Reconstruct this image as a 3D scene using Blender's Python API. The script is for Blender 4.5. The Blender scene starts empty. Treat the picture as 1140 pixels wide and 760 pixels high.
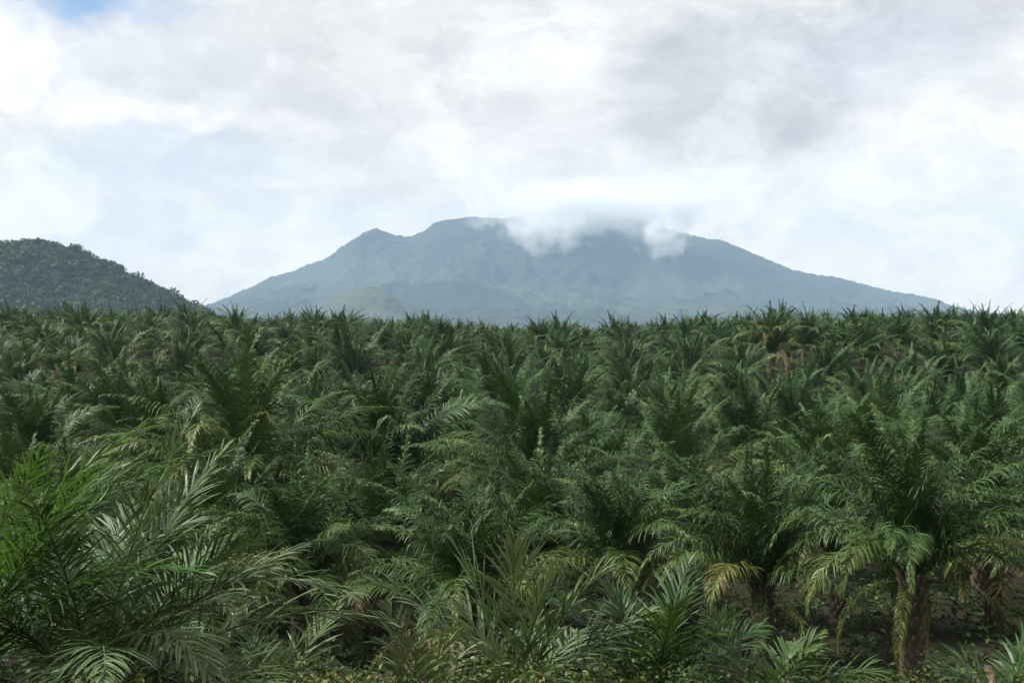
import bpy, math
import numpy as np
from mathutils import Vector

# ------------------------------------------------------------------ camera, sky, sun, exposure
SC = bpy.context.scene
COL = SC.collection
F, CX, HY, CAMZ = 1250.0, 570.0, 362.0, 12.0         # focal length and horizon of the photograph (1140 px wide)
cd = bpy.data.cameras.new('camera'); cam = bpy.data.objects.new('camera', cd); COL.objects.link(cam)
cd.sensor_width = 36.0; cd.lens = 36.0 * F / 1140.0
cd.clip_start = 0.2; cd.clip_end = 40000
cam.location = (0, 0, CAMZ)
cam.rotation_euler = (math.radians(90) - math.atan((380.0 - HY) / F), 0, 0)
SC.camera = cam

SUN_EL, SUN_AZ = 52.0, -88.0                          # azimuth clockwise from +Y (the view direction)
W = bpy.data.worlds.new('World'); SC.world = W; W.use_nodes = True
sd = bpy.data.lights.new('sun', 'SUN'); sun = bpy.data.objects.new('sun', sd); COL.objects.link(sun)
sd.energy = 5.0; sd.angle = math.radians(4); sd.color = (1.0, 0.96, 0.88)
_a, _e = math.radians(SUN_AZ), math.radians(SUN_EL)
sv = Vector((math.sin(_a) * math.cos(_e), math.cos(_a) * math.cos(_e), math.sin(_e)))
sun.rotation_euler = sv.to_track_quat('Z', 'Y').to_euler()
SC.view_settings.view_transform = 'Standard'; SC.view_settings.look = 'None'
SC.view_settings.exposure = 0.70; SC.view_settings.gamma = 1.0
SC.view_settings.use_curve_mapping = False
SC.cycles.use_denoising = True
SC.cycles.max_bounces = 16; SC.cycles.diffuse_bounces = 3; SC.cycles.glossy_bounces = 2
SC.cycles.transmission_bounces = 3; SC.cycles.volume_bounces = 14
SC.cycles.volume_max_steps = 64
SC.cycles.caustics_reflective = False; SC.cycles.caustics_refractive = False


class NT:
    """small helper to write node trees as expressions"""
    def __init__(s, tree):
        s.t = tree; s.n = tree.nodes; s.l = tree.links; s.n.clear()
    def node(s, kind, **kw):
        nd = s.n.new(kind)
        for k, v in kw.items():
            if k.startswith('in_'):
                continue
            setattr(nd, k, v)
        return nd
    def put(s, sock, v):
        if isinstance(v, bpy.types.NodeSocket): s.l.new(v, sock)
        elif v is not None: sock.default_value = v
    def m(s, op, a, b=None, c=None, clamp=False):
        nd = s.n.new('ShaderNodeMath'); nd.operation = op; nd.use_clamp = clamp
        for i, v in enumerate((a, b, c)):
            if v is not None: s.put(nd.inputs[i], v)
        return nd.outputs[0]
    def vm(s, op, a, b=None):
        nd = s.n.new('ShaderNodeVectorMath'); nd.operation = op
        s.put(nd.inputs[0], a)
        if b is not None: s.put(nd.inputs[3 if op == 'SCALE' else 1], b)
        return nd.outputs[0]
    def noise(s, vec, scale, detail=4.0, rough=0.55, color=False, dist=0.0):
        nd = s.n.new('ShaderNodeTexNoise')
        if vec is not None: s.l.new(vec, nd.inputs['Vector'])
        nd.inputs['Scale'].default_value = scale; nd.inputs['Detail'].default_value = detail
        nd.inputs['Roughness'].default_value = rough; nd.inputs['Distortion'].default_value = dist
        return nd.outputs['Color' if color else 'Fac']
    def mix(s, f, a, b):
        nd = s.n.new('ShaderNodeMix'); nd.data_type = 'RGBA'
        s.put(nd.inputs[0], f); s.put(nd.inputs[6], a); s.put(nd.inputs[7], b)
        return nd.outputs[2]
    def remap(s, v, a, b, c=0.0, d=1.0, smooth=False):
        nd = s.n.new('ShaderNodeMapRange'); nd.clamp = True
        if smooth: nd.interpolation_type = 'SMOOTHSTEP'
        s.put(nd.inputs[0], v)
        for i, q in enumerate((a, b, c, d)): s.put(nd.inputs[i + 1], q)
        return nd.outputs[0]


def build_sky():
    T = NT(W.node_tree)
    out = T.node('ShaderNodeOutputWorld')
    dirv = T.node('ShaderNodeTexCoord').outputs['Generated']
    # break the outlines of the cloud banks up with noise in the direction itself
    w1 = T.vm('SUBTRACT', T.noise(dirv, 9.0, 5, 0.6, True), (0.5, 0.5, 0.5))
    w2 = T.vm('SUBTRACT', T.noise(dirv, 30.0, 4, 0.6, True), (0.5, 0.5, 0.5))
    dw = T.vm('ADD', dirv, T.vm('ADD', T.vm('SCALE', w1, 0.045), T.vm('SCALE', w2, 0.030)))
    sep = T.node('ShaderNodeSeparateXYZ'); T.l.new(dw, sep.inputs[0])
    az = T.m('ARCTAN2', sep.outputs[0], sep.outputs[1])
    el = T.m('ARCSINE', T.m('MINIMUM', T.m('MAXIMUM', sep.outputs[2], -1.0), 1.0))
    def bank(px, py, rx, ry, lo=0.2, hi=0.7):
        a0 = math.atan2(px - CX, F); e0 = math.atan2(HY - py, math.hypot(F, px - CX))
        da = T.m('DIVIDE', T.m('SUBTRACT', az, a0), rx / F)
        de = T.m('DIVIDE', T.m('SUBTRACT', el, e0), ry / F)
        r2 = T.m('ADD', T.m('MULTIPLY', da, da), T.m('MULTIPLY', de, de))
        g = T.m('EXPONENT', T.m('MULTIPLY', r2, -1.0))
        return T.remap(g, lo, hi, 0, 1, True)
    def add(*v):
        r = v[0]
        for q in v[1:]: r = T.m('ADD', r, q)
        return r
    def mul(a, k): return T.m('MULTIPLY', a, k)
    sc = T.node('ShaderNodeMapping'); sc.inputs['Scale'].default_value = (1, 1, 1.7)
    T.l.new(dirv, sc.inputs['Vector'])
    fb = T.noise(sc.outputs[0], 7.0, 8, 0.58, dist=0.4)
    fb2 = T.noise(sc.outputs[0], 24.0, 7, 0.62, dist=0.5)
    # cloud brightness
    grey = add(mul(bank(820, 95, 150, 95, 0.32, 0.62), 0.15), mul(bank(880, 140, 60, 42, 0.3, 0.8), 0.06),
               mul(bank(380, 90, 230, 110, 0.1, 0.9), 0.03), mul(bank(620, 20, 260, 60, 0.1, 0.9), 0.04),
               mul(bank(1080, 10, 180, 45, 0.1, 0.9), 0.13), mul(bank(380, 205, 70, 28, 0.1, 0.9), 0.06))
    white = add(mul(bank(8, 60, 60, 62, 0.42, 0.55), 0.13), mul(bank(35, 215, 70, 62, 0.42, 0.56), 0.10), mul(bank(640, 100, 150, 90, 0.35, 0.6), 0.02), mul(bank(210, 135, 160, 14, 0.3, 0.7), 0.08),
                mul(bank(760, 250, 420, 80, 0.1, 0.9), 0.02), mul(bank(1080, 190, 170, 150, 0.1, 0.9), 0.03))
    wob = add(mul(T.m('SUBTRACT', fb, 0.5), 0.20), mul(T.m('SUBTRACT', fb2, 0.5), 0.26))
    low = T.remap(el, 0.0, 0.20, 0.05, 0.0)
    shp = T.noise(sc.outputs[0], 11.0, 9, 0.6, dist=0.9)
    puff = T.m('ADD', T.remap(shp, 0.49, 0.55, 0, 0.6, True), T.m('MULTIPLY', T.remap(fb, 0.47, 0.54, 0, 0.6, True), T.remap(fb2, 0.35, 0.6, 0.6, 1.0)))
    br = add(0.615, low, mul(puff, 0.09), wob, white, T.m('MULTIPLY', grey, -1.0))
    br = T.m('MINIMUM', T.m('MAXIMUM', br, 0.40), 0.80)
    tint = T.mix(T.m('MULTIPLY', grey, 4.0, clamp=True), (1.0, 0.955, 0.92, 1), (0.97, 0.955, 0.97, 1))
    tint = T.mix(T.remap(el, 0.0, 0.26, 1.0, 0.0), tint, (1.0, 0.90, 0.815, 1))
    # thin, bluish stretches where the cloud lets the sky through
    thin = add(mul(bank(190, 178, 170, 36, 0.15, 0.8), 0.28), mul(bank(140, 70, 150, 55, 0.1, 0.9), 0.14),
               mul(bank(990, 62, 110, 45, 0.15, 0.8), 0.18), mul(bank(180, 250, 120, 30, 0.1, 0.9), 0.0))
    hole = add(mul(bank(50, 2, 90, 28, 0.1, 0.9), 0.40), mul(bank(160, 10, 90, 20, 0.2, 0.9), 0.35))
    cover_far = T.remap(T.m('ABSOLUTE', az), 0.6, 1.4, 0, 1)      # broken cloud round the rest of the sky
    hole = add(hole, T.m('MULTIPLY', cover_far, T.remap(fb, 0.56, 0.68, 0, 0.8)))
    clear = T.m('ADD', thin, hole, clamp=True)
    keep = T.m('MULTIPLY', bank(5, 55, 60, 62, 0.3, 0.6), 1.0)
    clear = T.m('MULTIPLY', clear, T.m('SUBTRACT', 1.0, T.m('MULTIPLY', keep, 0.9)), clamp=True)
    clear = T.m('ADD', clear, T.m('MULTIPLY', bank(62, 2, 72, 28, 0.1, 0.9), 0.33), clamp=True)
    sky = T.node('ShaderNodeTexSky', sky_type='NISHITA'); sky.sun_disc = False
    sky.sun_elevation = math.radians(SUN_EL); sky.sun_rotation = math.radians(SUN_AZ)
    sky.air_density = 1.0; sky.dust_density = 0.2; sky.ozone_density = 3.0
    b1 = T.node('ShaderNodeBackground'); T.l.new(sky.outputs[0], b1.inputs[0]); b1.inputs[1].default_value = 0.085
    b2 = T.node('ShaderNodeBackground'); T.l.new(tint, b2.inputs[0]); T.l.new(mul(br, 0.945), b2.inputs[1])
    mx = T.node('ShaderNodeMixShader'); T.l.new(clear, mx.inputs[0])
    T.l.new(b2.outputs[0], mx.inputs[1]); T.l.new(b1.outputs[0], mx.inputs[2])
    T.l.new(mx.outputs[0], out.inputs['Surface'])
build_sky()
W.cycles.sampling_method = 'MANUAL'; W.cycles.sample_map_resolution = 512


# ------------------------------------------------------------------ numeric helpers
def hash2(ix, iy, seed=0):
    h = (ix.astype(np.int64) * 374761393 + iy.astype(np.int64) * 668265263 + seed * 974634777) & 0xffffffff
    h = ((h ^ (h >> 13)) * 1274126177) & 0xffffffff
    h = h ^ (h >> 16)
    return (h & 0xffffff) / float(0xffffff)
def vnoise(x, y, seed=0):
    ix, iy = np.floor(x), np.floor(y); fx, fy = x - ix, y - iy
    u, v = fx * fx * fx * (fx * (fx * 6 - 15) + 10), fy * fy * fy * (fy * (fy * 6 - 15) + 10)
    a, b = hash2(ix, iy, seed), hash2(ix + 1, iy, seed)
    c, d = hash2(ix, iy + 1, seed), hash2(ix + 1, iy + 1, seed)
    return (a + (b - a) * u) * (1 - v) + (c + (d - c) * u) * v
def fbm(x, y, octv=5, seed=0, ridge=False):
    s, amp, tot = 0, 1.0, 0
    for o in range(octv):
        n = vnoise(x * 2 ** o, y * 2 ** o, seed + o * 17)
        if ridge: n = 1 - np.abs(2 * n - 1)
        s = s + amp * n; tot += amp; amp *= 0.5
    return s / tot
def worley(x, y, seed=0):
    ix, iy = np.floor(x), np.floor(y); best = np.full(x.shape, 9.0); idv = np.zeros(x.shape)
    for dx in (-1, 0, 1):
        for dy in (-1, 0, 1):
            cx, cy = ix + dx, iy + dy
            px, py = cx + hash2(cx, cy, seed), cy + hash2(cx, cy, seed + 5)
            d = (x - px) ** 2 + (y - py) ** 2
            k = d < best; best = np.where(k, d, best); idv = np.where(k, hash2(cx, cy, seed + 9), idv)
    return np.sqrt(best), idv
def smooth(a, b, x):
    t = np.clip((x - a) / (b - a), 0, 1); return t * t * (3 - 2 * t)

def make_mesh(name, verts, faces, mat, attrs=None, smooth_shade=False):
    """verts (n,3), faces list of (m,k) index arrays"""
    me = bpy.data.meshes.new(name)
    verts = np.asarray(verts, dtype=np.float32)
    faces = [np.asarray(f, dtype=np.int32) for f in faces if len(f)]
    nl = sum(f.size for f in faces); npoly = sum(len(f) for f in faces)
    me.vertices.add(len(verts)); me.vertices.foreach_set('co', verts.ravel())
    me.loops.add(nl); me.polygons.add(npoly)
    me.loops.foreach_set('vertex_index', np.concatenate([f.ravel() for f in faces]))
    tot = np.concatenate([np.full(len(f), f.shape[1], np.int32) for f in faces])
    st = np.concatenate([[0], np.cumsum(tot)[:-1]]).astype(np.int32)
    me.polygons.foreach_set('loop_start', st); me.polygons.foreach_set('loop_total', tot)
    if smooth_shade: me.polygons.foreach_set('use_smooth', np.ones(npoly, dtype=bool))
    me.update(calc_edges=True)
    for k, v in (attrs or {}).items():
        a = me.attributes.new(k, 'FLOAT', 'POINT'); a.data.foreach_set('value', np.asarray(v, np.float32))
    me.materials.append(mat)
    return me
def link(name, data, parent=None, loc=None, rot=None):
    o = bpy.data.objects.new(name, data); COL.objects.link(o)
    if parent is not None: o.parent = parent
    if loc is not None: o.location = loc
    if rot is not None: o.rotation_euler = rot
    return o
def tag(o, label=None, cat=None, group=None, kind=None):
    if label: o['label'] = label
    if cat: o['category'] = cat
    if group: o['group'] = group
    if kind: o['kind'] = kind
    return o
class Bag:
    """collects pieces of geometry into one mesh"""
    def __init__(s): s.v = []; s.q = []; s.t = []; s.a = []; s.n = 0
    def add(s, v, q=None, t=None, tone=0.0):
        v = np.asarray(v, float).reshape(-1, 3)
        if q is not None and len(q): s.q.append(np.asarray(q) + s.n)
        if t is not None and len(t): s.t.append(np.asarray(t) + s.n)
        s.v.append(v); s.a.append(np.broadcast_to(np.asarray(tone, float), (len(v),)).copy()); s.n += len(v)
    def mesh(s, name, mat, smooth_shade=False):
        f = []
        if s.q: f.append(np.concatenate(s.q))
        if s.t: f.append(np.concatenate(s.t))
        return make_mesh(name, np.concatenate(s.v), f, mat, {'tone': np.concatenate(s.a)}, smooth_shade)


# ------------------------------------------------------------------ materials
def new_mat(name):
    m = bpy.data.materials.new(name); m.use_nodes = True
    T = NT(m.node_tree); o = T.node('ShaderNodeOutputMaterial'); return m, T, o

def leaf_material(name, stops, rough=0.47, trans=0.12, spec=0.22, hue_var=0.35):
    """tone attribute picks the colour of a leaflet (0 young deep green .. 1 dead)"""
    m, T, o = new_mat(name)
    at = T.node('ShaderNodeAttribute', attribute_name='tone').outputs['Fac']
    info = T.node('ShaderNodeObjectInfo').outputs['Random']
    v = T.m('ADD', at, T.m('MULTIPLY', T.m('SUBTRACT', info, 0.5), hue_var * 0.25))
    r = T.node('ShaderNodeValToRGB'); T.l.new(v, r.inputs[0])
    cr = r.color_ramp
    while len(cr.elements) < len(stops): cr.elements.new(0.5)
    for e, (p, c) in zip(cr.elements, stops): e.position = p; e.color = (*c, 1)
    geo = T.node('ShaderNodeNewGeometry').outputs['Position']
    n = T.noise(geo, 1.3, 3)
    hs = T.node('ShaderNodeHueSaturation'); T.l.new(r.outputs[0], hs.inputs['Color'])
    T.l.new(T.remap(n, 0.3, 0.7, 0.75, 1.25), hs.inputs['Value'])
    p = T.node('ShaderNodeBsdfPrincipled'); T.l.new(hs.outputs[0], p.inputs['Base Color'])
    T.l.new(T.remap(T.noise(geo, 6.0, 2), 0.3, 0.7, rough - 0.08, rough + 0.12), p.inputs['Roughness'])
    p.inputs['Specular IOR Level'].default_value = spec
    t = T.node('ShaderNodeBsdfTranslucent')
    T.l.new(T.mix(0.5, hs.outputs[0], (0.10, 0.16, 0.02, 1)), t.inputs['Color'])
    mx = T.node('ShaderNodeMixShader'); mx.inputs[0].default_value = trans
    T.l.new(p.outputs[0], mx.inputs[1]); T.l.new(t.outputs[0], mx.inputs[2]); T.l.new(mx.outputs[0], o.inputs['Surface'])
    return m
PALM = [(0.0, (0.011, 0.035, 0.007)), (0.35, (0.035, 0.082, 0.019)), (0.62, (0.084, 0.112, 0.025)),
        (0.80, (0.110, 0.100, 0.025)), (1.0, (0.080, 0.055, 0.026))]
M_PALM = leaf_material('palm leaflets', PALM, hue_var=0.9)
YOUNG = [(0.0, (0.018, 0.055, 0.012)), (0.4, (0.040, 0.080, 0.022)), (0.7, (0.09, 0.11, 0.035)), (1.0, (0.16, 0.13, 0.06))]
M_YOUNG = leaf_material('young palm leaflets', YOUNG, rough=0.42, trans=0.22, spec=0.25)
PALE = [(0.0, (0.050, 0.098, 0.034)), (0.4, (0.095, 0.145, 0.062)), (0.7, (0.12, 0.14, 0.06)), (1.0, (0.16, 0.14, 0.07))]
M_PALE = leaf_material('pale palm leaflets', PALE, rough=0.48, trans=0.18, spec=0.25)
FRESH = [(0.0, (0.032, 0.100, 0.016)), (0.4, (0.060, 0.130, 0.026)), (0.7, (0.10, 0.12, 0.03)), (1.0, (0.16, 0.13, 0.05))]
M_FRESH = leaf_material('fresh palm leaflets', FRESH, rough=0.42, trans=0.3, spec=0.25)
WEED = [(0.0, (0.020, 0.042, 0.010)), (0.45, (0.055, 0.080, 0.016)), (0.8, (0.15, 0.15, 0.030)), (1.0, (0.14, 0.055, 0.04))]
M_WEED = leaf_material('weed leaves', WEED, rough=0.55, trans=0.2)
FOREST = [(0.0, (0.016, 0.030, 0.010)), (0.5, (0.028, 0.048, 0.015)), (1.0, (0.055, 0.070, 0.025))]
M_FOREST = leaf_material('forest leaves', FOREST, rough=0.6, trans=0.1)

def m_trunk():
    m, T, o = new_mat('palm trunk')
    geo = T.node('ShaderNodeTexCoord').outputs['Object']
    c = T.mix(T.remap(T.noise(geo, 5, 5), 0.35, 0.65), (0.045, 0.032, 0.022, 1), (0.13, 0.095, 0.060, 1))
    c = T.mix(T.remap(T.noise(geo, 2.0, 3), 0.55, 0.7), c, (0.05, 0.065, 0.025, 1))
    p = T.node('ShaderNodeBsdfPrincipled'); T.l.new(c, p.inputs['Base Color']); p.inputs['Roughness'].default_value = 0.9
    b = T.node('ShaderNodeBump'); b.inputs['Strength'].default_value = 0.6; b.inputs['Distance'].default_value = 0.03
    T.l.new(T.noise(geo, 24, 4), b.inputs['Height']); T.l.new(b.outputs[0], p.inputs['Normal'])
    T.l.new(p.outputs[0], o.inputs['Surface']); return m
M_TRUNK = m_trunk()
def m_ground():
    m, T, o = new_mat('plantation soil')
    geo = T.node('ShaderNodeNewGeometry').outputs['Position']
    c = T.mix(T.remap(T.noise(geo, 0.5, 5), 0.4, 0.6), (0.022, 0.018, 0.014, 1), (0.018, 0.030, 0.012, 1))
    c = T.mix(T.remap(T.noise(geo, 3.0, 4), 0.45, 0.7), c, (0.035, 0.028, 0.018, 1))
    p = T.node('ShaderNodeBsdfPrincipled'); T.l.new(c, p.inputs['Base Color']); p.inputs['Roughness'].default_value = 0.95; p.inputs['Specular IOR Level'].default_value = 0.05
    b = T.node('ShaderNodeBump'); b.inputs['Distance'].default_value = 0.15
    T.l.new(T.noise(geo, 6, 5), b.inputs['Height']); T.l.new(b.outputs[0], p.inputs['Normal'])
    T.l.new(p.outputs[0], o.inputs['Surface']); return m
M_GROUND = m_ground()
def m_slope(name, forest, grass, amount, scale, bump=8.0):
    m, T, o = new_mat(name)
    geo = T.node('ShaderNodeNewGeometry').outputs['Position']
    at = T.node('ShaderNodeAttribute', attribute_name='tone').outputs['Fac']
    big = T.noise(geo, scale, 6, 0.6)
    f = T.remap(big, amount - 0.05, amount + 0.07)
    c = T.mix(at, (*[q * 0.75 for q in forest], 1), (*[q * 1.3 for q in forest], 1))
    c = T.mix(f, c, (*grass, 1))
    p = T.node('ShaderNodeBsdfPrincipled'); T.l.new(c, p.inputs['Base Color']); p.inputs['Roughness'].default_value = 0.9
    p.inputs['Specular IOR Level'].default_value = 0.2
    b = T.node('ShaderNodeBump'); b.inputs['Distance'].default_value = bump; b.inputs['Strength'].default_value = 0.6
    T.l.new(T.noise(geo, 0.06, 5, 0.7), b.inputs['Height']); T.l.new(b.outputs[0], p.inputs['Normal'])
    T.l.new(p.outputs[0], o.inputs['Surface']); return m


# ------------------------------------------------------------------ terrain
def ground_z(x, y):
    x = np.asarray(x, float); y = np.asarray(y, float)
    d = np.maximum(y, -60)
    bank = np.interp(d, [-60, -9, 0, 3, 9, 13, 17, 22, 28, 34, 60, 100, 140, 180, 220, 260, 330, 420, 700, 1200],  # rise behind the camera is unseen, added to block low sky light
                        [34.0, 10.5, 10.3, 10.0, 8.2, 7.2, 5.4, 2.6, 0.7, 0.0, -2.2, -4.2, -3.4, -0.8, 2.4, 4.2, 3.6, 2, -2, -3])
    tilt = np.interp(x, [-140, -60, -20, 20, 50, 120], [1.8, 1.1, 0.0, -1.9, 0.6, 1.7]) * smooth(120, 220, d) * (1 - smooth(500, 900, d))
    wob = (fbm(x / 45 + 7, y / 45 + 3, 3, 4) - 0.5) * 1.6 * smooth(20, 50, d)
    mound = 0
    for a, dd, h in ((-0.325, 185, 1.8), (-0.225, 185, 2.2), (-0.07, 190, 2.0), (0.04, 200, 1.0), (0.232, 170, 3.6), (0.285, 180, 1.6), (0.345, 180, 1.2), (0.435, 168, 3.0)):
        mound = mound + h * np.exp(-((x - a * dd) / 11) ** 2 - ((y - dd) / 22) ** 2)
    return bank + tilt + wob + mound

def build_ground():
    def axis(lo, hi, near, step):
        a = list(np.arange(-near, near + 1e-6, step)); s = step
        p = near
        while p < hi: s *= 1.25; p += s; a.append(min(p, hi))
        s = step; p = -near
        while p > lo: s *= 1.25; p -= s; a.insert(0, max(p, lo))
        return np.array(a)
    xs = axis(-7000, 7000, 170, 3.0); ys = axis(-900, 9700, 420, 3.0); ys = ys[(ys > -300) | (ys == ys[0])]
    X, Y = np.meshgrid(xs, ys); Z = ground_z(X, Y)
    Z = Z + (fbm(X / 2.5, Y / 2.5, 3, 31) - 0.5) * 0.25 * (np.abs(Y) < 60)
    nx, ny = len(xs), len(ys); idx = np.arange(nx * ny).reshape(ny, nx)
    q = np.stack([idx[:-1, :-1], idx[:-1, 1:], idx[1:, 1:], idx[1:, :-1]], -1).reshape(-1, 4)
    me = make_mesh('ground', np.stack([X, Y, Z], -1).reshape(-1, 3), [q], M_GROUND, None, True)
    tag(link('ground', me), kind='structure')
build_ground()

def at_px(px, py, d):
    return ((px - CX) / F * d, d, CAMZ + (HY - py) / F * d)

def ridge_hill(name, prof, dist, front, back, res, mat, seed, gully=0.22, gs=140.0, tree=4.0, tree_size=14.0, pad=0.0, power=1.35, skew=0.0, zb=-3.0):
    """heightfield whose crest follows prof [(px,py)...] at distance dist"""
    px = np.array([p[0] for p in prof], float); py = np.array([p[1] for p in prof], float)
    xs = np.arange((px[0] - CX) / F * dist - pad, (px[-1] - CX) / F * dist + pad, res)
    ys = np.arange(dist - front, dist + back, res)
    X, Y = np.meshgrid(xs, ys)
    wx = (fbm(X / 500, Y / 500, 3, seed + 3) - 0.5) * 180 * (front / 1500.0)
    xx = X + wx * np.clip(np.abs(Y - dist) / 300, 0, 1)
    P = np.interp(xx, (px - CX) / F * dist, CAMZ + (HY - py) / F * dist - zb)
    yc = dist + (fbm(X / 700, X * 0 + 3, 3, seed + 8) - 0.5) * front * 0.25
    t = np.where(Y < yc, (yc - Y) / (front - (dist - yc)), (Y - yc) / (back - (yc - dist)))
    t = np.clip(t, 0, 1)
    fall = (1 - t) ** power
    g = fbm(xx / gs, Y / (gs * 2.6), 5, seed, True)
    g2 = fbm(X / (gs * 0.4), Y / (gs * 0.6), 4, seed + 40)
    amp = smooth(0.0, 0.35, t) * (1 - smooth(0.85, 1.0, t))
    Z = P * fall * (1 - gully * amp * (1 - g) * 2) + P * gully * 0.35 * (g2 - 0.5) * (0.25 + amp)
    w, wid = worley(X / tree_size, Y / tree_size, seed + 2)
    Z = Z + tree * np.clip(1 - w * 1.3, 0, 1) ** 0.6 * (0.4 + 0.9 * wid) * smooth(5, 30, Z)
    Z = zb - 4 + Z
    edge = np.minimum(smooth(0, 6, np.arange(len(xs))), smooth(0, 6, np.arange(len(xs))[::-1]))
    Z = np.where(edge[None, :] < 1, zb - 4 + (Z - zb + 4) * edge[None, :], Z)
    nx, ny = len(xs), len(ys); idx = np.arange(nx * ny).reshape(ny, nx)
    q = np.stack([idx[:-1, :-1], idx[:-1, 1:], idx[1:, 1:], idx[1:, :-1]], -1).reshape(-1, 4)
    me = make_mesh(name, np.stack([X, Y, Z], -1).reshape(-1, 3), [q], mat, {'tone': wid.ravel()}, True)
    tag(link(name, me), kind='structure')
    return xs, ys, Z

D_MT = 8000.0
ridge_hill('mountain', [(150, 362), (235, 338), (262, 329), (285, 318), (300, 308), (330, 296), (370, 282), (392, 267), (405, 259), (416, 256), (432, 261),
                        (455, 264), (470, 258), (485, 249), (505, 244), (540, 240), (575, 237), (615, 234), (660, 236), (700, 243), (735, 254), (770, 263),
                        (800, 266), (825, 276), (850, 287), (880, 299), (910, 306), (945, 311), (975, 319), (1010, 330), (1050, 341), (1090, 352), (1150, 362)],
           D_MT, 3300, 1500, 12.0, m_slope('mountain forest', (0.016, 0.025, 0.018), (0.036, 0.048, 0.030), 0.52, 0.0010), 11, gully=0.42, gs=520.0,
           tree=13.0, tree_size=34.0, pad=60, power=1.5)
ridge_hill('foothill', [(405, 362), (428, 338), (448, 322), (470, 315), (505, 312), (535, 316), (560, 325), (590, 336), (620, 346), (650, 356), (670, 362)],
           6200.0, 940, 700, 11.0, m_slope('foothill forest', (0.014, 0.026, 0.014), (0.030, 0.048, 0.022), 0.6, 0.003), 23, gully=0.2, gs=300.0, tree=11.0, tree_size=30.0)  # darker slope: cloud shadow put into the forest colour
ridge_hill('pale_foothill', [(330, 362), (352, 342), (372, 330), (395, 322), (415, 319), (432, 323), (446, 333), (462, 345), (480, 362)],
           5000.0, 680, 560, 10.0, m_slope('foothill grass', (0.026, 0.038, 0.024), (0.058, 0.070, 0.042), 0.45, 0.006), 37, gully=0.2, gs=210.0, tree=7.0, tree_size=26.0)  # paler slope: light between cloud shadows put into its colour
HD = 1700.0
hx, hy, hz = ridge_hill('forested_hill', [(-260, 330), (-190, 300), (-120, 282), (-60, 274), (0, 270), (28, 268), (60, 271), (88, 277), (108, 287), (125, 294), (142, 304), (165, 314),
                          (185, 323), (205, 334), (226, 345), (250, 356), (268, 362)],
           HD, 520, 320, 4.5, m_slope('hill forest', (0.016, 0.026, 0.012), (0.030, 0.040, 0.018), 0.62, 0.01), 51, gully=0.24, gs=120.0, tree=6.0, tree_size=11.0, power=1.2)

def leaf_cloud(bag, rng, centres, radii, n, size, tones, squash=0.8):
    """n small leaf-clump faces round each crown centre"""
    k = len(centres)
    u = rng.normal(size=(k, n, 3)); u /= np.linalg.norm(u, axis=-1, keepdims=True)
    u[..., 2] = np.abs(u[..., 2]) * 1.1 - 0.35
    r = radii[:, None, None] * rng.uniform(0.55, 1.1, (k, n, 1)) * np.array([1, 1, squash])
    c = centres[:, None, :] + u * r
    a = rng.normal(size=(k, n, 3)) * 0.5 + np.cross(u, [0, 0, 1.0]) ; a /= np.linalg.norm(a, axis=-1, keepdims=True)
    b = np.cross(u + rng.normal(size=u.shape) * 0.4, a); b /= np.linalg.norm(b, axis=-1, keepdims=True) + 1e-9
    s = size * rng.uniform(0.6, 1.3, (k, n, 1)) * radii[:, None, None]
    v = np.stack([c - a * s - b * s * 0.6, c + a * s - b * s * 0.4, c + a * s * 0.7 + b * s * 0.8, c - a * s * 0.8 + b * s * 0.5], 2).reshape(-1, 3)
    q = np.arange(len(v)).reshape(-1, 4)
    tn = np.clip(np.broadcast_to(tones[:, None, None], (k, n, 4)) + rng.normal(size=(k, n, 1)) * 0.12, 0, 1).ravel()
    bag.add(v, q, None, tn)

def hill_forest():
    rng = np.random.default_rng(5)
    bag = Bag(); n = 6500
    ix = rng.integers(0, len(hx), n); iy = rng.integers(0, int(len(hy) * 0.68), n)
    z = hz[iy, ix]; k = z > 6
    c = np.stack([hx[ix], hy[iy], z], -1)[k]
    c[:, :2] += rng.uniform(-2.5, 2.5, (len(c), 2))
    r = rng.uniform(3.6, 8.0, len(c)) * np.where(rng.random(len(c)) < 0.10, 1.7, 1)
    c[:, 2] += r * 0.3
    leaf_cloud(bag, rng, c, r, 52, 0.17, rng.uniform(0.2, 0.8, len(c)))
    tag(link('hill_forest', bag.mesh('hill_forest', M_FOREST)), kind='stuff')
hill_forest()


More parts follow.
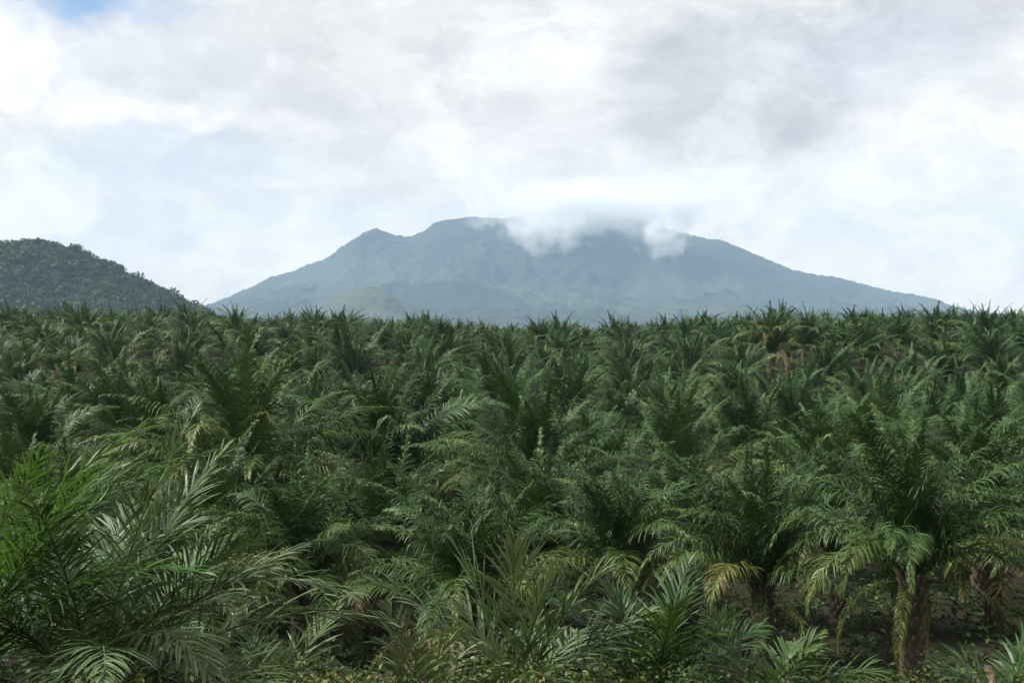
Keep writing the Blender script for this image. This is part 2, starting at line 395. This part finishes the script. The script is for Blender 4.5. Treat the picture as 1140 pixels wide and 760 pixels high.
# ------------------------------------------------------------------ palm geometry
def frond_geo(bag, rng, L, e0, bend, az, n=60, leaf=0.9, w=0.045, petiole=0.14, tone=0.3, vee=25, droop=0.8, seg=3,
              origin=(0, 0, 0), roll=None, sway=None, rachis=0.035, tone_tip=0.18, bexp=1.25, sweep=(68, 30), prof=(0.35, 0.9), mess=1.0):
    S = 22
    s = np.linspace(0, 1, S)
    el = np.radians(e0 - bend * s ** bexp)
    sway = rng.normal(0, 14) if sway is None else sway
    aa = np.radians(az + sway * s ** 1.5)
    Tn = np.stack([np.cos(el) * np.cos(aa), np.cos(el) * np.sin(aa), np.sin(el)], -1)
    P = np.concatenate([[[0, 0, 0]], np.cumsum((Tn[:-1] + Tn[1:]) / 2 * (L / (S - 1)), 0)]) + np.array(origin)
    rl = np.radians((rng.normal(0, 28) if roll is None else roll) * s ** 1.2)
    B0 = np.stack([-np.sin(aa), np.cos(aa), 0 * aa], -1); N0 = np.cross(Tn, B0)
    B = B0 * np.cos(rl)[:, None] + N0 * np.sin(rl)[:, None]
    N = -B0 * np.sin(rl)[:, None] + N0 * np.cos(rl)[:, None]
    # rachis: three sided tapering stalk
    rad = rachis * (1 - 0.88 * s)
    ring = []
    for k in range(4):
        a = 2 * math.pi * k / 4
        ring.append(P + (B * math.cos(a) + N * math.sin(a)) * rad[:, None])
    V = np.stack(ring, 1).reshape(-1, 3)
    q = []
    i = np.arange(S - 1)
    for k in range(4):
        k2 = (k + 1) % 4
        q.append(np.stack([i * 4 + k, i * 4 + k2, (i + 1) * 4 + k2, (i + 1) * 4 + k], -1))
    bag.add(V, np.concatenate(q), None, min(tone + 0.22, 0.75))
    # leaflets on both sides
    m = n * 2
    side = np.where(np.arange(m) % 2 == 0, 1.0, -1.0)
    t = np.linspace(petiole, 0.995, m) + rng.normal(0, 0.25 / m, m); t = np.clip(t, petiole, 0.999)
    def at(A): return np.stack([np.interp(t, s, A[:, c]) for c in range(3)], -1)
    p0, tt, bb, nn = at(P), at(Tn), at(B), at(N)
    rel = (t - petiole) / (1 - petiole)
    ln = leaf * (prof[0] + (1 - prof[0]) * np.sin(np.pi * np.clip(rel * 1.15 + 0.05, 0, 1)) ** 0.7)
    ln = np.where(rel > 0.6, ln * (1 - 0.45 * ((rel - 0.6) / 0.4) ** 1.5), ln) * rng.uniform(0.85, 1.12, m)
    alpha = np.radians(np.interp(rel, [0, 1], sweep) + rng.normal(0, 6 * mess, m))
    beta = np.radians(np.where(rng.random(m) < 0.5, vee, -vee * 0.35) + rng.normal(0, 8 * mess, m))
    sd = bb * (side * np.cos(beta))[:, None] + nn * np.sin(beta)[:, None]
    d = tt * np.cos(alpha)[:, None] + sd * np.sin(alpha)[:, None]
    wd = np.cross(d, nn + rng.normal(0, 0.35 * mess, (m, 3))); wd /= np.linalg.norm(wd, axis=1, keepdims=True) + 1e-9
    dr = droop * (0.95 + mess * rng.uniform(-0.45, 0.45, m))
    pts = [p0]; dd = d.copy(); fr = [0.42, 0.33, 0.25] if seg == 3 else [0.5, 0.5]
    for j, f in enumerate(fr):
        pts.append(pts[-1] + dd * (ln * f)[:, None])
        dd = dd - np.array([0, 0, 1.0]) * (dr * (0.45 if seg == 3 else 0.7))[:, None]
        dd /= np.linalg.norm(dd, axis=1, keepdims=True)
    wj = [0.55, 1.0, 0.75] if seg == 3 else [0.65, 1.0]
    ww = w * rng.uniform(0.8, 1.15, m)
    vs = []
    for j in range(seg):
        vs += [pts[j] - wd * (ww * wj[j] * 0.5)[:, None], pts[j] + wd * (ww * wj[j] * 0.5)[:, None]]
    vs.append(pts[seg])
    V = np.stack(vs, 1); nv = V.shape[1]; base = np.arange(m)[:, None] * nv
    qd = np.concatenate([base + np.array([[2 * j, 2 * j + 1, 2 * j + 3, 2 * j + 2]]) for j in range(seg - 1)])
    tr = base + np.array([[2 * seg - 2, 2 * seg - 1, 2 * seg]])
    tn = np.clip(tone + rng.normal(0, 0.07, m) + tone_tip * rel ** 2, 0, 1)
    tv = np.repeat(tn, nv).reshape(m, nv); tv[:, -1] += 0.08
    bag.add(V.reshape(-1, 3), qd, tr, np.clip(tv, 0, 1).ravel())

def crown_specs(rng, nf, L, upright=1.0, dead=0.08):
    """fronds set spirally, young and upright in the middle to old and hanging outside"""
    out = []
    for i in range(nf):
        f = (i + 0.5) / nf                      # 0 inner .. 1 outer
        az = i * 137.508 + rng.normal(0, 16)
        e0 = 90 - 56 * f ** 1.1 / upright + rng.normal(0, 10)
        bend = 12 + 118 * f ** 0.85 + rng.normal(0, 12)
        l = L * (0.80 + 0.2 * min(1, f * 4)) * rng.uniform(0.82, 1.10)
        tone = 0.08 + 0.40 * f ** 1.6 + rng.normal(0, 0.05)
        if f > 0.82 and rng.random() < dead * 4: tone = rng.uniform(0.62, 0.95); e0 -= 18; bend += 20
        out.append(dict(L=l, e0=e0, bend=bend, az=az, tone=float(np.clip(tone, 0, 1)), droop=rng.uniform(0.7, 2.0), bexp=rng.uniform(1.4, 2.0)))
    return out

def trunk_bag(rng, h, r=0.34, detail=True):
    bag = Bag(); S, K = 14, 12
    z = np.linspace(-0.6, h, S); rr = r * (1.25 - 0.25 * smooth(0, 1.2, z)) * (1 + 0.05 * np.sin(z * 5))
    a = np.arange(K) * 2 * math.pi / K
    V = np.stack([np.cos(a)[None] * rr[:, None], np.sin(a)[None] * rr[:, None], np.broadcast_to(z[:, None], (S, K))], -1)
    i, k = np.meshgrid(np.arange(S - 1), np.arange(K), indexing='ij')
    q = np.stack([i * K + k, i * K + (k + 1) % K, (i + 1) * K + (k + 1) % K, (i + 1) * K + k], -1).reshape(-1, 4)
    bag.add(V.reshape(-1, 3), q)
    # persistent leaf bases in spirals up the trunk
    n = int(h * (34 if detail else 12))
    for j in range(n):
        az = math.radians(j * 137.508 + rng.normal(0, 4)); zz = h * (j + 0.5) / n
        ln = rng.uniform(0.16, 0.34) * (1.0 + 0.6 * smooth(h - 1.2, h, zz)); wd = 0.085
        c, s_ = math.cos(az), math.sin(az); out = np.array([c, s_, 0]); sd = np.array([-s_, c, 0]); up = np.array([0, 0, 1.0])
        b0 = out * r * 0.9 + up * zz
        tip = b0 + out * ln * 0.62 + up * ln * 0.95
        v = [b0 - sd * wd - up * 0.08, b0 + sd * wd - up * 0.08, b0 + sd * wd * 0.7 + up * 0.1, b0 - sd * wd * 0.7 + up * 0.1,
             tip - sd * wd * 0.55 - out * 0, tip + sd * wd * 0.55, tip + sd * wd * 0.4 + up * 0.05 - out * 0.05, tip - sd * wd * 0.4 + up * 0.05 - out * 0.05]
        bag.add(v, [[0, 1, 5, 4], [1, 2, 6, 5], [2, 3, 7, 6], [3, 0, 4, 7], [4, 5, 6, 7]])
    return bag

# plantation palms: shared crown and trunk meshes
TRUNKS = [trunk_bag(np.random.default_rng(70 + i), 3.2, 0.34).mesh('trunk', M_TRUNK) for i in range(3)]
def crown_mesh(seed, n, w, seg, L=5.4, nf=40, upright=1.0):
    rng = np.random.default_rng(seed); bag = Bag()
    for sp in crown_specs(rng, nf, L, upright, dead=0.03):
        frond_geo(bag, rng, n=n, w=w, seg=seg, leaf=0.92, mess=0.45, origin=(0, 0, -0.1), **sp)
    return bag.mesh('crown', M_PALM)
CROWN_MID = [crown_mesh(100 + i, 104, 0.042, 3, 6.1, 40, 1.0 + 0.12 * (i % 3)) for i in range(7)]
CROWN_FAR = [crown_mesh(200 + i, 60, 0.070, 2, 6.3, 34, 1.1 + 0.15 * (i % 3)) for i in range(7)]

def place_palm(x, y, rng, crowns, label, group, scale=1.0, hs=1.0, lean=0.05):
    z = float(ground_z(x, y))
    o = link('oil_palm', None, None, (x, y, z), (rng.normal(0, lean), rng.normal(0, lean), rng.uniform(0, 6.28)))
    tag(o, label, 'palm tree', group)
    t = link('trunk', TRUNKS[rng.integers(3)], o); t.scale = (scale, scale, hs)
    c = link('crown', crowns[rng.integers(len(crowns))], o, (0, 0, 3.2 * hs), (0, 0, rng.uniform(0, 6.28))); c.scale = (scale, scale, scale * rng.uniform(0.92, 1.12))
    return o

# front row: every frond a part
def hero_palm(px, d, label, seed, trunk_h=4.4, L=5.2, nf=36, extra=(), upright=1.0, scale=1.0, group='oil palms of the front row'):
    rng = np.random.default_rng(seed)
    x = (px - CX) / F * d; z = float(ground_z(x, d))
    o = link('oil_palm', None, None, (x, d, z)); tag(o, label, 'palm tree', group)
    link('trunk', trunk_bag(rng, trunk_h, 0.30).mesh('trunk', M_TRUNK), o)
    specs = crown_specs(rng, nf, L, upright, dead=0.02)
    for sp in specs:
        bag = Bag(); frond_geo(bag, rng, n=88, w=0.044, seg=3, leaf=1.0, **sp)
        link('frond', bag.mesh('frond', M_PALM), o, (0, 0, trunk_h - 0.1))
    for lab, sp in extra:
        bag = Bag(); sp = dict(sp); frond_geo(bag, rng, **{**dict(n=80, w=0.04, seg=3, leaf=0.42, droop=2.2, bexp=0.8, roll=0, sway=0), **sp})
        f = link('frond', bag.mesh('frond', M_PALM), o, (0, 0, trunk_h - 0.25)); f['label'] = lab
    return x, d

FRONT = []
yel = 'yellowing old frond hanging limp'
FRONT.append(hero_palm(1016, 35, 'oil palm with a bare brown trunk and yellow hanging fronds at lower right', 1, 4.0, 5.8, 34, [
    (yel + ' left of the trunk', dict(L=3.9, e0=38, bend=135, az=192, tone=0.60, petiole=0.2)),
    (yel + ' down the front of the trunk', dict(L=4.2, e0=30, bend=135, az=-118, tone=0.58, petiole=0.1)),
    (yel + ' right of the trunk', dict(L=5.2, e0=35, bend=128, az=-20, tone=0.58, petiole=0.2, sway=8)),
    (yel + ' behind the trunk', dict(L=4.4, e0=20, bend=110, az=60, tone=0.6))], upright=1.15))
FRONT.append(hero_palm(850, 40, 'oil palm with one yellow frond hanging beside it, left of the bare-trunk palm', 2, 3.0, 5.8, 34, [
    (yel, dict(L=4.6, e0=25, bend=120, az=-105, tone=0.56)), (yel, dict(L=4.0, e0=15, bend=100, az=-60, tone=0.62))], upright=1.1))
FRONT.append(hero_palm(690, 43, 'oil palm behind the two young palms at bottom centre', 3, 2.8, 5.8, 34, [
    ('arching yellow green frond', dict(L=5.6, e0=40, bend=80, az=-25, tone=0.6, leaf=0.7, droop=2.0))]))
FRONT.append(hero_palm(520, 37, 'oil palm with brownish hanging fronds and dark heart at bottom centre', 4, 2.4, 5.6, 36, [
    (yel, dict(L=4.6, e0=30, bend=105, az=-165, tone=0.78, leaf=0.6)), (yel, dict(L=4.6, e0=15, bend=85, az=-140, tone=0.82, leaf=0.6)),
    (yel, dict(L=4.6, e0=25, bend=95, az=-100, tone=0.75, leaf=0.6))]))
FRONT.append(hero_palm(335, 41, 'dark oil palm just right of the big young palm at left', 5, 2.8, 5.8, 42))
FRONT.append(hero_palm(165, 34, 'oil palm half hidden behind the big young palm at lower left', 6, 2.4, 5.6, 32))
FRONT.append(hero_palm(-30, 38, 'oil palm cut by the left edge behind the bright green fronds', 7, 2.8, 5.8, 32))
FRONT.append(hero_palm(1180, 41, 'oil palm cut by the right edge beside the bare-trunk palm', 8, 2.8, 5.8, 32))

FRONT.append(hero_palm(1108, 47, 'oil palm filling the gap between the bare-trunk palm and the right edge', 9, 3.0, 6.0, 42))
FRONT.append(hero_palm(935, 47, 'dark oil palm in the gap left of the bare-trunk palm', 10, 3.0, 6.0, 42))
FRONT.append(hero_palm(770, 49, 'oil palm in the gap behind the yellow fronds right of centre', 11, 3.2, 6.0, 42))
FRONT.append(hero_palm(605, 47, 'oil palm in the gap behind the fanned young palm', 12, 2.8, 6.0, 42))
FRONT.append(hero_palm(425, 48, 'oil palm in the gap left of the brownish palm', 13, 3.0, 6.0, 42))
FRONT.append(hero_palm(245, 47, 'oil palm above the tips of the big young palm', 14, 3.0, 6.0, 42))
FRONT.append(hero_palm(70, 46, 'oil palm behind the crown of the bright green fronds at left', 15, 3.0, 6.0, 42))

# the plantation behind: triangular planting
def plantation():
    rng = np.random.default_rng(12)
    pos = []
    sp = 11.7; row = 0; y = 57.0
    while y < 450:
        half = 0.475 * y + 9
        x = -half + (row % 2) * sp / 2 + rng.uniform(0, 1)
        x0 = math.floor(-half / sp) * sp + (row % 2) * sp / 2
        k = 0
        while x0 + k * sp < half:
            px_ = x0 + k * sp + rng.normal(0, 1.25); py_ = y + rng.normal(0, 1.25); k += 1
            if all((px_ - a) ** 2 + (py_ - b) ** 2 > 62 for a, b in FRONT): pos.append((px_, py_))
        y += sp * 0.866; row += 1
    pos = [p for p in pos if abs(p[0] / p[1]) < 0.485]
    pos.sort(key=lambda p: p[1])
    cols = [(-0.48, -0.39, 'at the left edge'), (-0.39, -0.28, 'under the forested hill'), (-0.28, -0.19, 'under the mountain\'s left foot'),
            (-0.19, -0.11, 'under the small left peak'), (-0.11, 0.0, 'under the dark foothill'), (0.0, 0.10, 'under the larger cloud wisp'),
            (0.10, 0.19, 'under the smaller cloud wisp'), (0.19, 0.29, 'under the falling right ridge'), (0.29, 0.38, 'under the mountain\'s right foot'),
            (0.38, 0.48, 'at the right edge')]
    SPIKES = () and ((160, 0.8), (218, 0.6), (285, 0.9), (390, 0.3), (492, 1.0), (520, .5), (625, 0.4), (858, 1.5), (880, 1.0), (915, 0.9), (1005, 0.8), (1105, 1.2), (1135, 1.1), (760, .4))
    def boost(px, y):
        return sum(h for p, h in SPIKES if abs(px - p) < 14 and 185 < y < 235) * 0.32
    N_THINGS = 276; made = []
    SKY_LINE = ((158, 184, 1.75, 1.25, 'under the right end of the forested hill'), (214, 190, 1.6, 1.15, 'under the gap between hill and mountain'), (284, 182, 1.75, 1.25, 'below the start of the mountain ridge'),
                (492, 186, 1.9, 1.3, 'below the dark foothill'), (625, 200, 1.6, 1.1, 'below the larger cloud wisp'), (762, 196, 1.6, 1.15, 'right of the smaller cloud wisp'), (858, 168, 1.65, 1.5, 'under the falling right ridge'),
                (893, 178, 1.8, 1.3, 'beside the tallest'), (1000, 182, 1.8, 1.25, 'above the right foot of the mountain'), (1104, 166, 1.9, 1.4, 'close to the right edge'), (1140, 172, 1.8, 1.35, 'cut by the right edge'))
    for px, yy, hs_, sc_, where in SKY_LINE:
        xx = (px - CX) / F * yy
        pos = [p for p in pos if (p[0] - xx) ** 2 + (p[1] - yy) ** 2 > 30]
        place_palm(xx, yy, rng, CROWN_FAR, 'tall oil palm standing out on the skyline ' + where, 'oil palms breaking the skyline', sc_ * 0.9, hs_ * 0.95)
    for i, (x, y) in enumerate(pos[:N_THINGS]):
        a = x / y
        side = next((t for lo, hi, t in cols if lo <= a < hi), cols[-1][2])
        sc, hs = rng.uniform(1.14, 1.62), rng.uniform(0.6, 1.6)
        px = CX + F * a
        if y > 150: hs += boost(px, y)
        look = ('tall ' if hs > 1.13 else 'low ' if hs < 0.9 else '') + ('wide' if sc > 1.46 else 'narrow' if sc < 1.30 else 'full') + '-crowned oil palm'
        band = next(t for lim, t in ((64, 'in the second row'), (78, 'in the nearer canopy'), (100, 'just below mid-canopy'), (125, 'in the middle canopy'),
                                     (150, 'just above mid-canopy'), (180, 'high in the canopy'), (999, 'near the skyline')) if y < lim)
        made.append((place_palm(x, y, rng, CROWN_MID if y < 105 else CROWN_FAR, look + ' ' + band + ', ' + side, 'oil palms of the plantation', sc * (0.88 if y > 160 else 1.0), hs), a))
    # palms that would read alike are told apart by their order from the left
    same = {}
    for o, a in made: same.setdefault(o['label'], []).append((a, o))
    NUM = ['first', 'second', 'third', 'fourth', 'fifth', 'sixth', 'seventh', 'eighth', 'ninth', 'tenth', 'eleventh', 'twelfth']
    for l, v in same.items():
        if len(v) == 1: continue
        v.sort(key=lambda t: t[0])
        words = ['left-hand', 'right-hand'] if len(v) == 2 else ['left-hand', 'middle', 'right-hand'] if len(v) == 3 else [NUM[k] + ' from left:' for k in range(len(v))]
        for w_, (a, o) in zip(words, v): o['label'] = w_ + ' ' + l
    # the rest, far off, in one mass
    rest = pos[N_THINGS:]
    vs, qs, ts, tn, off = [], [], [], [], 0
    src = []
    for c in range(4):
        b = Bag(); r2 = np.random.default_rng(300 + c)
        for s_ in crown_specs(r2, 28, 5.2, 1.0 + 0.12 * (c % 3)):
            frond_geo(b, r2, n=16, w=0.19, seg=2, leaf=0.95, **s_)
        b.add(trunk_bag(r2, 3.2, 0.34, False).v[0] - np.array([0, 0, 3.2]), None, None, 1.0)
        src.append((np.concatenate(b.v), np.concatenate(b.q), np.concatenate(b.t), np.concatenate(b.a)))
    for (x, y) in rest:
        V, Q, Tt, A = src[rng.integers(4)]
        th = rng.uniform(0, 6.28); sc = rng.uniform(1.1, 1.5); c, s_ = math.cos(th) * sc, math.sin(th) * sc
        z = float(ground_z(x, y)) + 3.2 * rng.uniform(0.6, 1.45)
        vs.append(np.stack([V[:, 0] * c - V[:, 1] * s_ + x, V[:, 0] * s_ + V[:, 1] * c + y, V[:, 2] * sc + z], -1))
        qs.append(Q + off); ts.append(Tt + off); tn.append(A); off += len(V)
    me = make_mesh('distant_palms', np.concatenate(vs), [np.concatenate(qs), np.concatenate(ts)], M_PALM, {'tone': np.concatenate(tn)})
    tag(link('distant_palms', me), kind='stuff')
    print('palms', len(pos))
plantation()

# ------------------------------------------------------------------ young palms on the bank in front
def young_palm(px, d, label, fronds, seed, mat=M_YOUNG, dz=0.0, n=40, w=0.028, leaf=0.78):
    rng = np.random.default_rng(seed)
    x = (px - CX) / F * d; z = float(ground_z(x, d)) + dz
    o = link('young_palm', None, None, (x, d, z)); tag(o, label, 'young palm', 'young palms on the bank')
    # short stem wrapped in leaf bases
    st = trunk_bag(rng, 0.35, 0.16, True); link('stem', st.mesh('stem', M_TRUNK), o)
    for sp in fronds:
        bag = Bag(); kw = dict(n=n, w=w, leaf=leaf, seg=3, droop=0.5, vee=22, rachis=0.022, petiole=0.22, sweep=(58, 22), prof=(0.55, 0.9), roll=0, sway=0, tone=0.25, tone_tip=0.15)
        kw.update(sp); frond_geo(bag, rng, origin=(0, 0, 0.2), **kw)
        link('frond', bag.mesh('frond', mat), o)
    return o
def ring(rng, n, L, e_lo, e_hi, b_lo=35, b_hi=75, tone=(0.05, 0.35), skip=()):
    out = []
    for i in range(n):
        f = i / max(1, n - 1)
        out.append(dict(L=L * rng.uniform(0.85, 1.08), e0=e_hi + (e_lo - e_hi) * f + rng.normal(0, 4), bend=rng.uniform(b_lo, b_hi) * (0.6 + 0.5 * f),
                        az=i * 137.5 + rng.normal(0, 8), roll=rng.normal(0, 18), sway=rng.normal(0, 8), tone=rng.uniform(*tone)))
    return out
R = np.random.default_rng(77)
young_palm(105, 12.6, 'big young palm with long grey green fronds filling the lower left corner',
           ring(R, 15, 3.7, 38, 86, 40, 80, (0.0, 0.35)) +
           [dict(L=3.9, e0=66, bend=85, az=-15, tone=0.3, roll=-15), dict(L=3.7, e0=48, bend=62, az=-4, tone=0.4, roll=-30),
            dict(L=3.4, e0=34, bend=52, az=-24, tone=0.45, roll=-10), dict(L=3.4, e0=58, bend=95, az=-75, tone=0.3),
            dict(L=3.2, e0=25, bend=35, az=-16, tone=0.4, roll=10), dict(L=3.3, e0=70, bend=110, az=-45, tone=0.3, droop=.7),
            dict(L=3.1, e0=45, bend=100, az=-60, tone=0.4, droop=.7)], 21, mat=M_PALE, n=64)
young_palm(-75, 11.8, 'bright green young palm reaching in from the left edge',
           ring(R, 12, 3.8, 42, 84, 30, 70, (0.0, 0.12)) + [dict(L=4.2, e0=72, bend=58, az=10, tone=0.0), dict(L=3.9, e0=60, bend=66, az=-15, tone=0.05),
            dict(L=4.2, e0=76, bend=48, az=0, tone=0.05)], 22, mat=M_FRESH, n=64)
young_palm(572, 13.2, 'small grey green young palm with upright fanned fronds at bottom centre',
           ring(R, 5, 1.7, 35, 70, 20, 50, (0.2, 0.5)) + [dict(L=2.3, e0=86, bend=10, az=-90, tone=0.4, sweep=(50, 14), leaf=.85, roll=30), dict(L=2.2, e0=76, bend=22, az=-60, tone=0.4, sweep=(50, 16), leaf=.8, roll=35), dict(L=2.3, e0=66, bend=45, az=180, tone=0.3, roll=20),
            dict(L=2.3, e0=72, bend=30, az=0, tone=0.3, roll=-20, leaf=.8, sweep=(50, 14)), dict(L=2.4, e0=80, bend=20, az=185, tone=0.35, sweep=(50, 14), leaf=.8),
            dict(L=2.1, e0=50, bend=30, az=10, tone=0.3)], 23, mat=M_PALE, n=24, leaf=0.78, w=0.036)
young_palm(462, 12.6, 'small pale young palm just left of the fanned one at the bottom edge',
           ring(R, 7, 1.3, 35, 84, 20, 60, (0.4, 0.6)), 24, mat=M_PALE, n=26, leaf=0.55)
young_palm(728, 13.4, 'small dark green young palm right of the fanned grey one',
           ring(R, 13, 2.0, 28, 84, 25, 65, (0.0, 0.18)), 25, n=40, leaf=0.65)
young_palm(852, 12.6, 'low young palm with spreading fronds at the bottom edge, left of the bare-trunk palm',
           ring(R, 10, 1.35, 25, 75, 30, 70, (0.1, 0.35)) + [dict(L=1.7, e0=48, bend=62, az=0, tone=0.35)], 26, n=34, leaf=0.5)
young_palm(1125, 12.8, 'little young palm peeping up in the bottom right corner',
           ring(R, 9, 1.2, 25, 75, 30, 70, (0.1, 0.35)), 27, n=30, leaf=0.45)
young_palm(300, 14.2, 'short dark young palm at the bottom edge, right of the big one',
           ring(R, 10, 1.9, 25, 78, 30, 75, (0.2, 0.5)), 28, n=36, leaf=0.55)

# ------------------------------------------------------------------ undergrowth on the bank and between the trunks
def undergrowth():
    rng = np.random.default_rng(9); bag = Bag()
    def weeds(xs, ys, hmin, hmax, lf, tone_mu, per=26):
        n = len(xs); z = ground_z(xs, ys)
        h = rng.uniform(hmin, hmax, n)
        k = per
        hh = rng.uniform(0.05, 1, (n, k)) * h[:, None]
        th = rng.uniform(0, 6.28, (n, k)); rr = rng.uniform(0.02, 0.32, (n, k)) * (0.4 + hh)
        c = np.stack([xs[:, None] + rr * np.cos(th), ys[:, None] + rr * np.sin(th), z[:, None] + hh], -1)
        d = np.stack([np.cos(th), np.sin(th), rng.uniform(-0.4, 1.1, (n, k))], -1); d /= np.linalg.norm(d, axis=-1, keepdims=True)
        sdv = np.cross(d, rng.normal(size=d.shape)); sdv /= np.linalg.norm(sdv, axis=-1, keepdims=True)
        L = lf * rng.uniform(0.5, 1.4, (n, k, 1)); wv = L * 0.22
        v = np.stack([c, c + d * L * 0.5 + sdv * wv, c + d * L - np.array([0, 0, 0.15]) * L, c + d * L * 0.5 - sdv * wv], 2).reshape(-1, 3)
        tone = np.clip(tone_mu[:, None] + rng.normal(0, 0.16, (n, k)), 0, 1)
        bag.add(v, np.arange(len(v)).reshape(-1, 4), None, np.repeat(tone.ravel(), 4))
    n = 3800
    ys = rng.uniform(8, 17, n); xs = rng.uniform(-0.5, 0.5, n) * ys
    pa = xs / ys * F + CX
    tm = 0.25 + 0.35 * (np.exp(-((pa - 370) / 60) ** 2) + np.exp(-((pa - 590) / 70) ** 2) + 0.5 * np.exp(-((pa - 160) / 60) ** 2)) + rng.normal(0, 0.08, n)
    tall = 0.3 + 0.35 * np.exp(-((pa - 370) / 70) ** 2) + 0.3 * np.exp(-((pa - 590) / 60) ** 2)
    weeds(xs, ys, 0.2, 0.7, 0.06, tm, 40)
    k = rng.random(n) < tall * 0.6
    weeds(xs[k], ys[k], 0.6, 1.05, 0.06, tm[k], 60)
    n = 2200
    ys = rng.uniform(18, 75, n); xs = rng.uniform(-0.5, 0.5, n) * ys
    weeds(xs, ys, 0.3, 1.1, 0.30, np.full(n, 0.0) + rng.normal(0, 0.10, n), 18)
    tag(link('undergrowth', bag.mesh('undergrowth', M_WEED)), kind='stuff')
undergrowth()

# ------------------------------------------------------------------ clouds on the summit and the hazy air
def cloud(px0, py0, px1, py1, d, depth, dens, seed, thr=0.5, scale=0.012, name='cloud', fade=False):
    x0, _, z1 = at_px(px0, py0, d); x1, _, z0 = at_px(px1, py1, d)
    m, T, o = new_mat('summit cloud'); m.cycles.volume_step_rate = 1.0
    tc = T.node('ShaderNodeTexCoord').outputs['Object']
    pos = T.vm('ADD', T.node('ShaderNodeNewGeometry').outputs['Position'], (seed * 977.0, seed * 31.0, 0.0))
    warp = T.vm('SCALE', T.vm('SUBTRACT', T.noise(tc, 1.6, 3, 0.6, True), (0.5, 0.5, 0.5)), 0.9)
    r = T.node('ShaderNodeVectorMath', operation='LENGTH'); T.l.new(T.vm('ADD', tc, warp), r.inputs[0])
    ell = T.remap(r.outputs['Value'], 0.35, 0.95, 1.0, 0.0, True)
    n = T.noise(pos, scale, 5, 0.62)
    f = T.m('ADD', ell, T.m('MULTIPLY', T.m('SUBTRACT', n, 0.5), 2.6))
    den = T.m('MULTIPLY', T.remap(f, thr, thr + 0.8, 0, 1, True), dens)
    cut = T.remap(r.outputs['Value'], 0.9, 1.0, 1.0, 0.0)
    p = T.node('ShaderNodeVolumePrincipled'); p.inputs['Color'].default_value = (0.90, 0.905, 0.915, 1) if fade else (0.94, 0.94, 0.95, 1)
    p.inputs['Anisotropy'].default_value = 0.0
    zz = T.node('ShaderNodeSeparateXYZ'); T.l.new(T.vm('ADD', tc, T.vm('SCALE', warp, 0.5)), zz.inputs[0])
    if fade: cut = T.m('MULTIPLY', cut, T.remap(zz.outputs[2], -0.15, 0.8, 1.0, 0.0, True))
    T.l.new(T.m('MULTIPLY', den, cut), p.inputs['Density']); T.l.new(p.outputs[0], o.inputs['Volume'])
    # closed ellipsoid hull
    U, V_ = 20, 12; bag = Bag()
    u = np.arange(U) * 2 * math.pi / U; v = np.linspace(-math.pi / 2, math.pi / 2, V_)
    Pm = np.stack([np.cos(v)[:, None] * np.cos(u)[None], np.cos(v)[:, None] * np.sin(u)[None], np.broadcast_to(np.sin(v)[:, None], (V_, U))], -1)
    i, k = np.meshgrid(np.arange(V_ - 1), np.arange(U), indexing='ij')
    q = np.stack([i * U + k, i * U + (k + 1) % U, (i + 1) * U + (k + 1) % U, (i + 1) * U + k], -1).reshape(-1, 4)
    bag.add(Pm.reshape(-1, 3), q)
    me = bag.mesh(name, m)
    c = link(name, me, None, ((x0 + x1) / 2, d, (z0 + z1) / 2)); c.scale = (abs(x1 - x0) / 2, depth, abs(z1 - z0) / 2)
    tag(c, kind='structure')
cloud(480, 176, 870, 276, 7450, 300, 0.0075, 1, thr=0.10, scale=0.006, fade=True)
cloud(535, 205, 690, 304, 6950, 170, 0.0085, 2, thr=0.50, scale=0.0095)
cloud(690, 215, 790, 306, 6950, 150, 0.0085, 3, thr=0.48, scale=0.0095)

def haze():
    m, T, o = new_mat('hazy air')
    p = T.node('ShaderNodeVolumePrincipled'); p.inputs['Color'].default_value = (0.50, 0.74, 1.0, 1)
    p.inputs['Density'].default_value = 7.0e-5; p.inputs['Anisotropy'].default_value = 0.0
    T.l.new(p.outputs[0], o.inputs['Volume'])
    x0, x1, y0, y1, z0, z1 = -7100, 7100, -1000, 9900, -14, 1010
    v = [(x, y, z) for z in (z0, z1) for y in (y0, y1) for x in (x0, x1)]
    f = [[0, 2, 3, 1], [4, 5, 7, 6], [0, 1, 5, 4], [2, 6, 7, 3], [0, 4, 6, 2], [1, 3, 7, 5]]
    tag(link('haze', make_mesh('haze', v, [f], m)), kind='stuff')
haze()
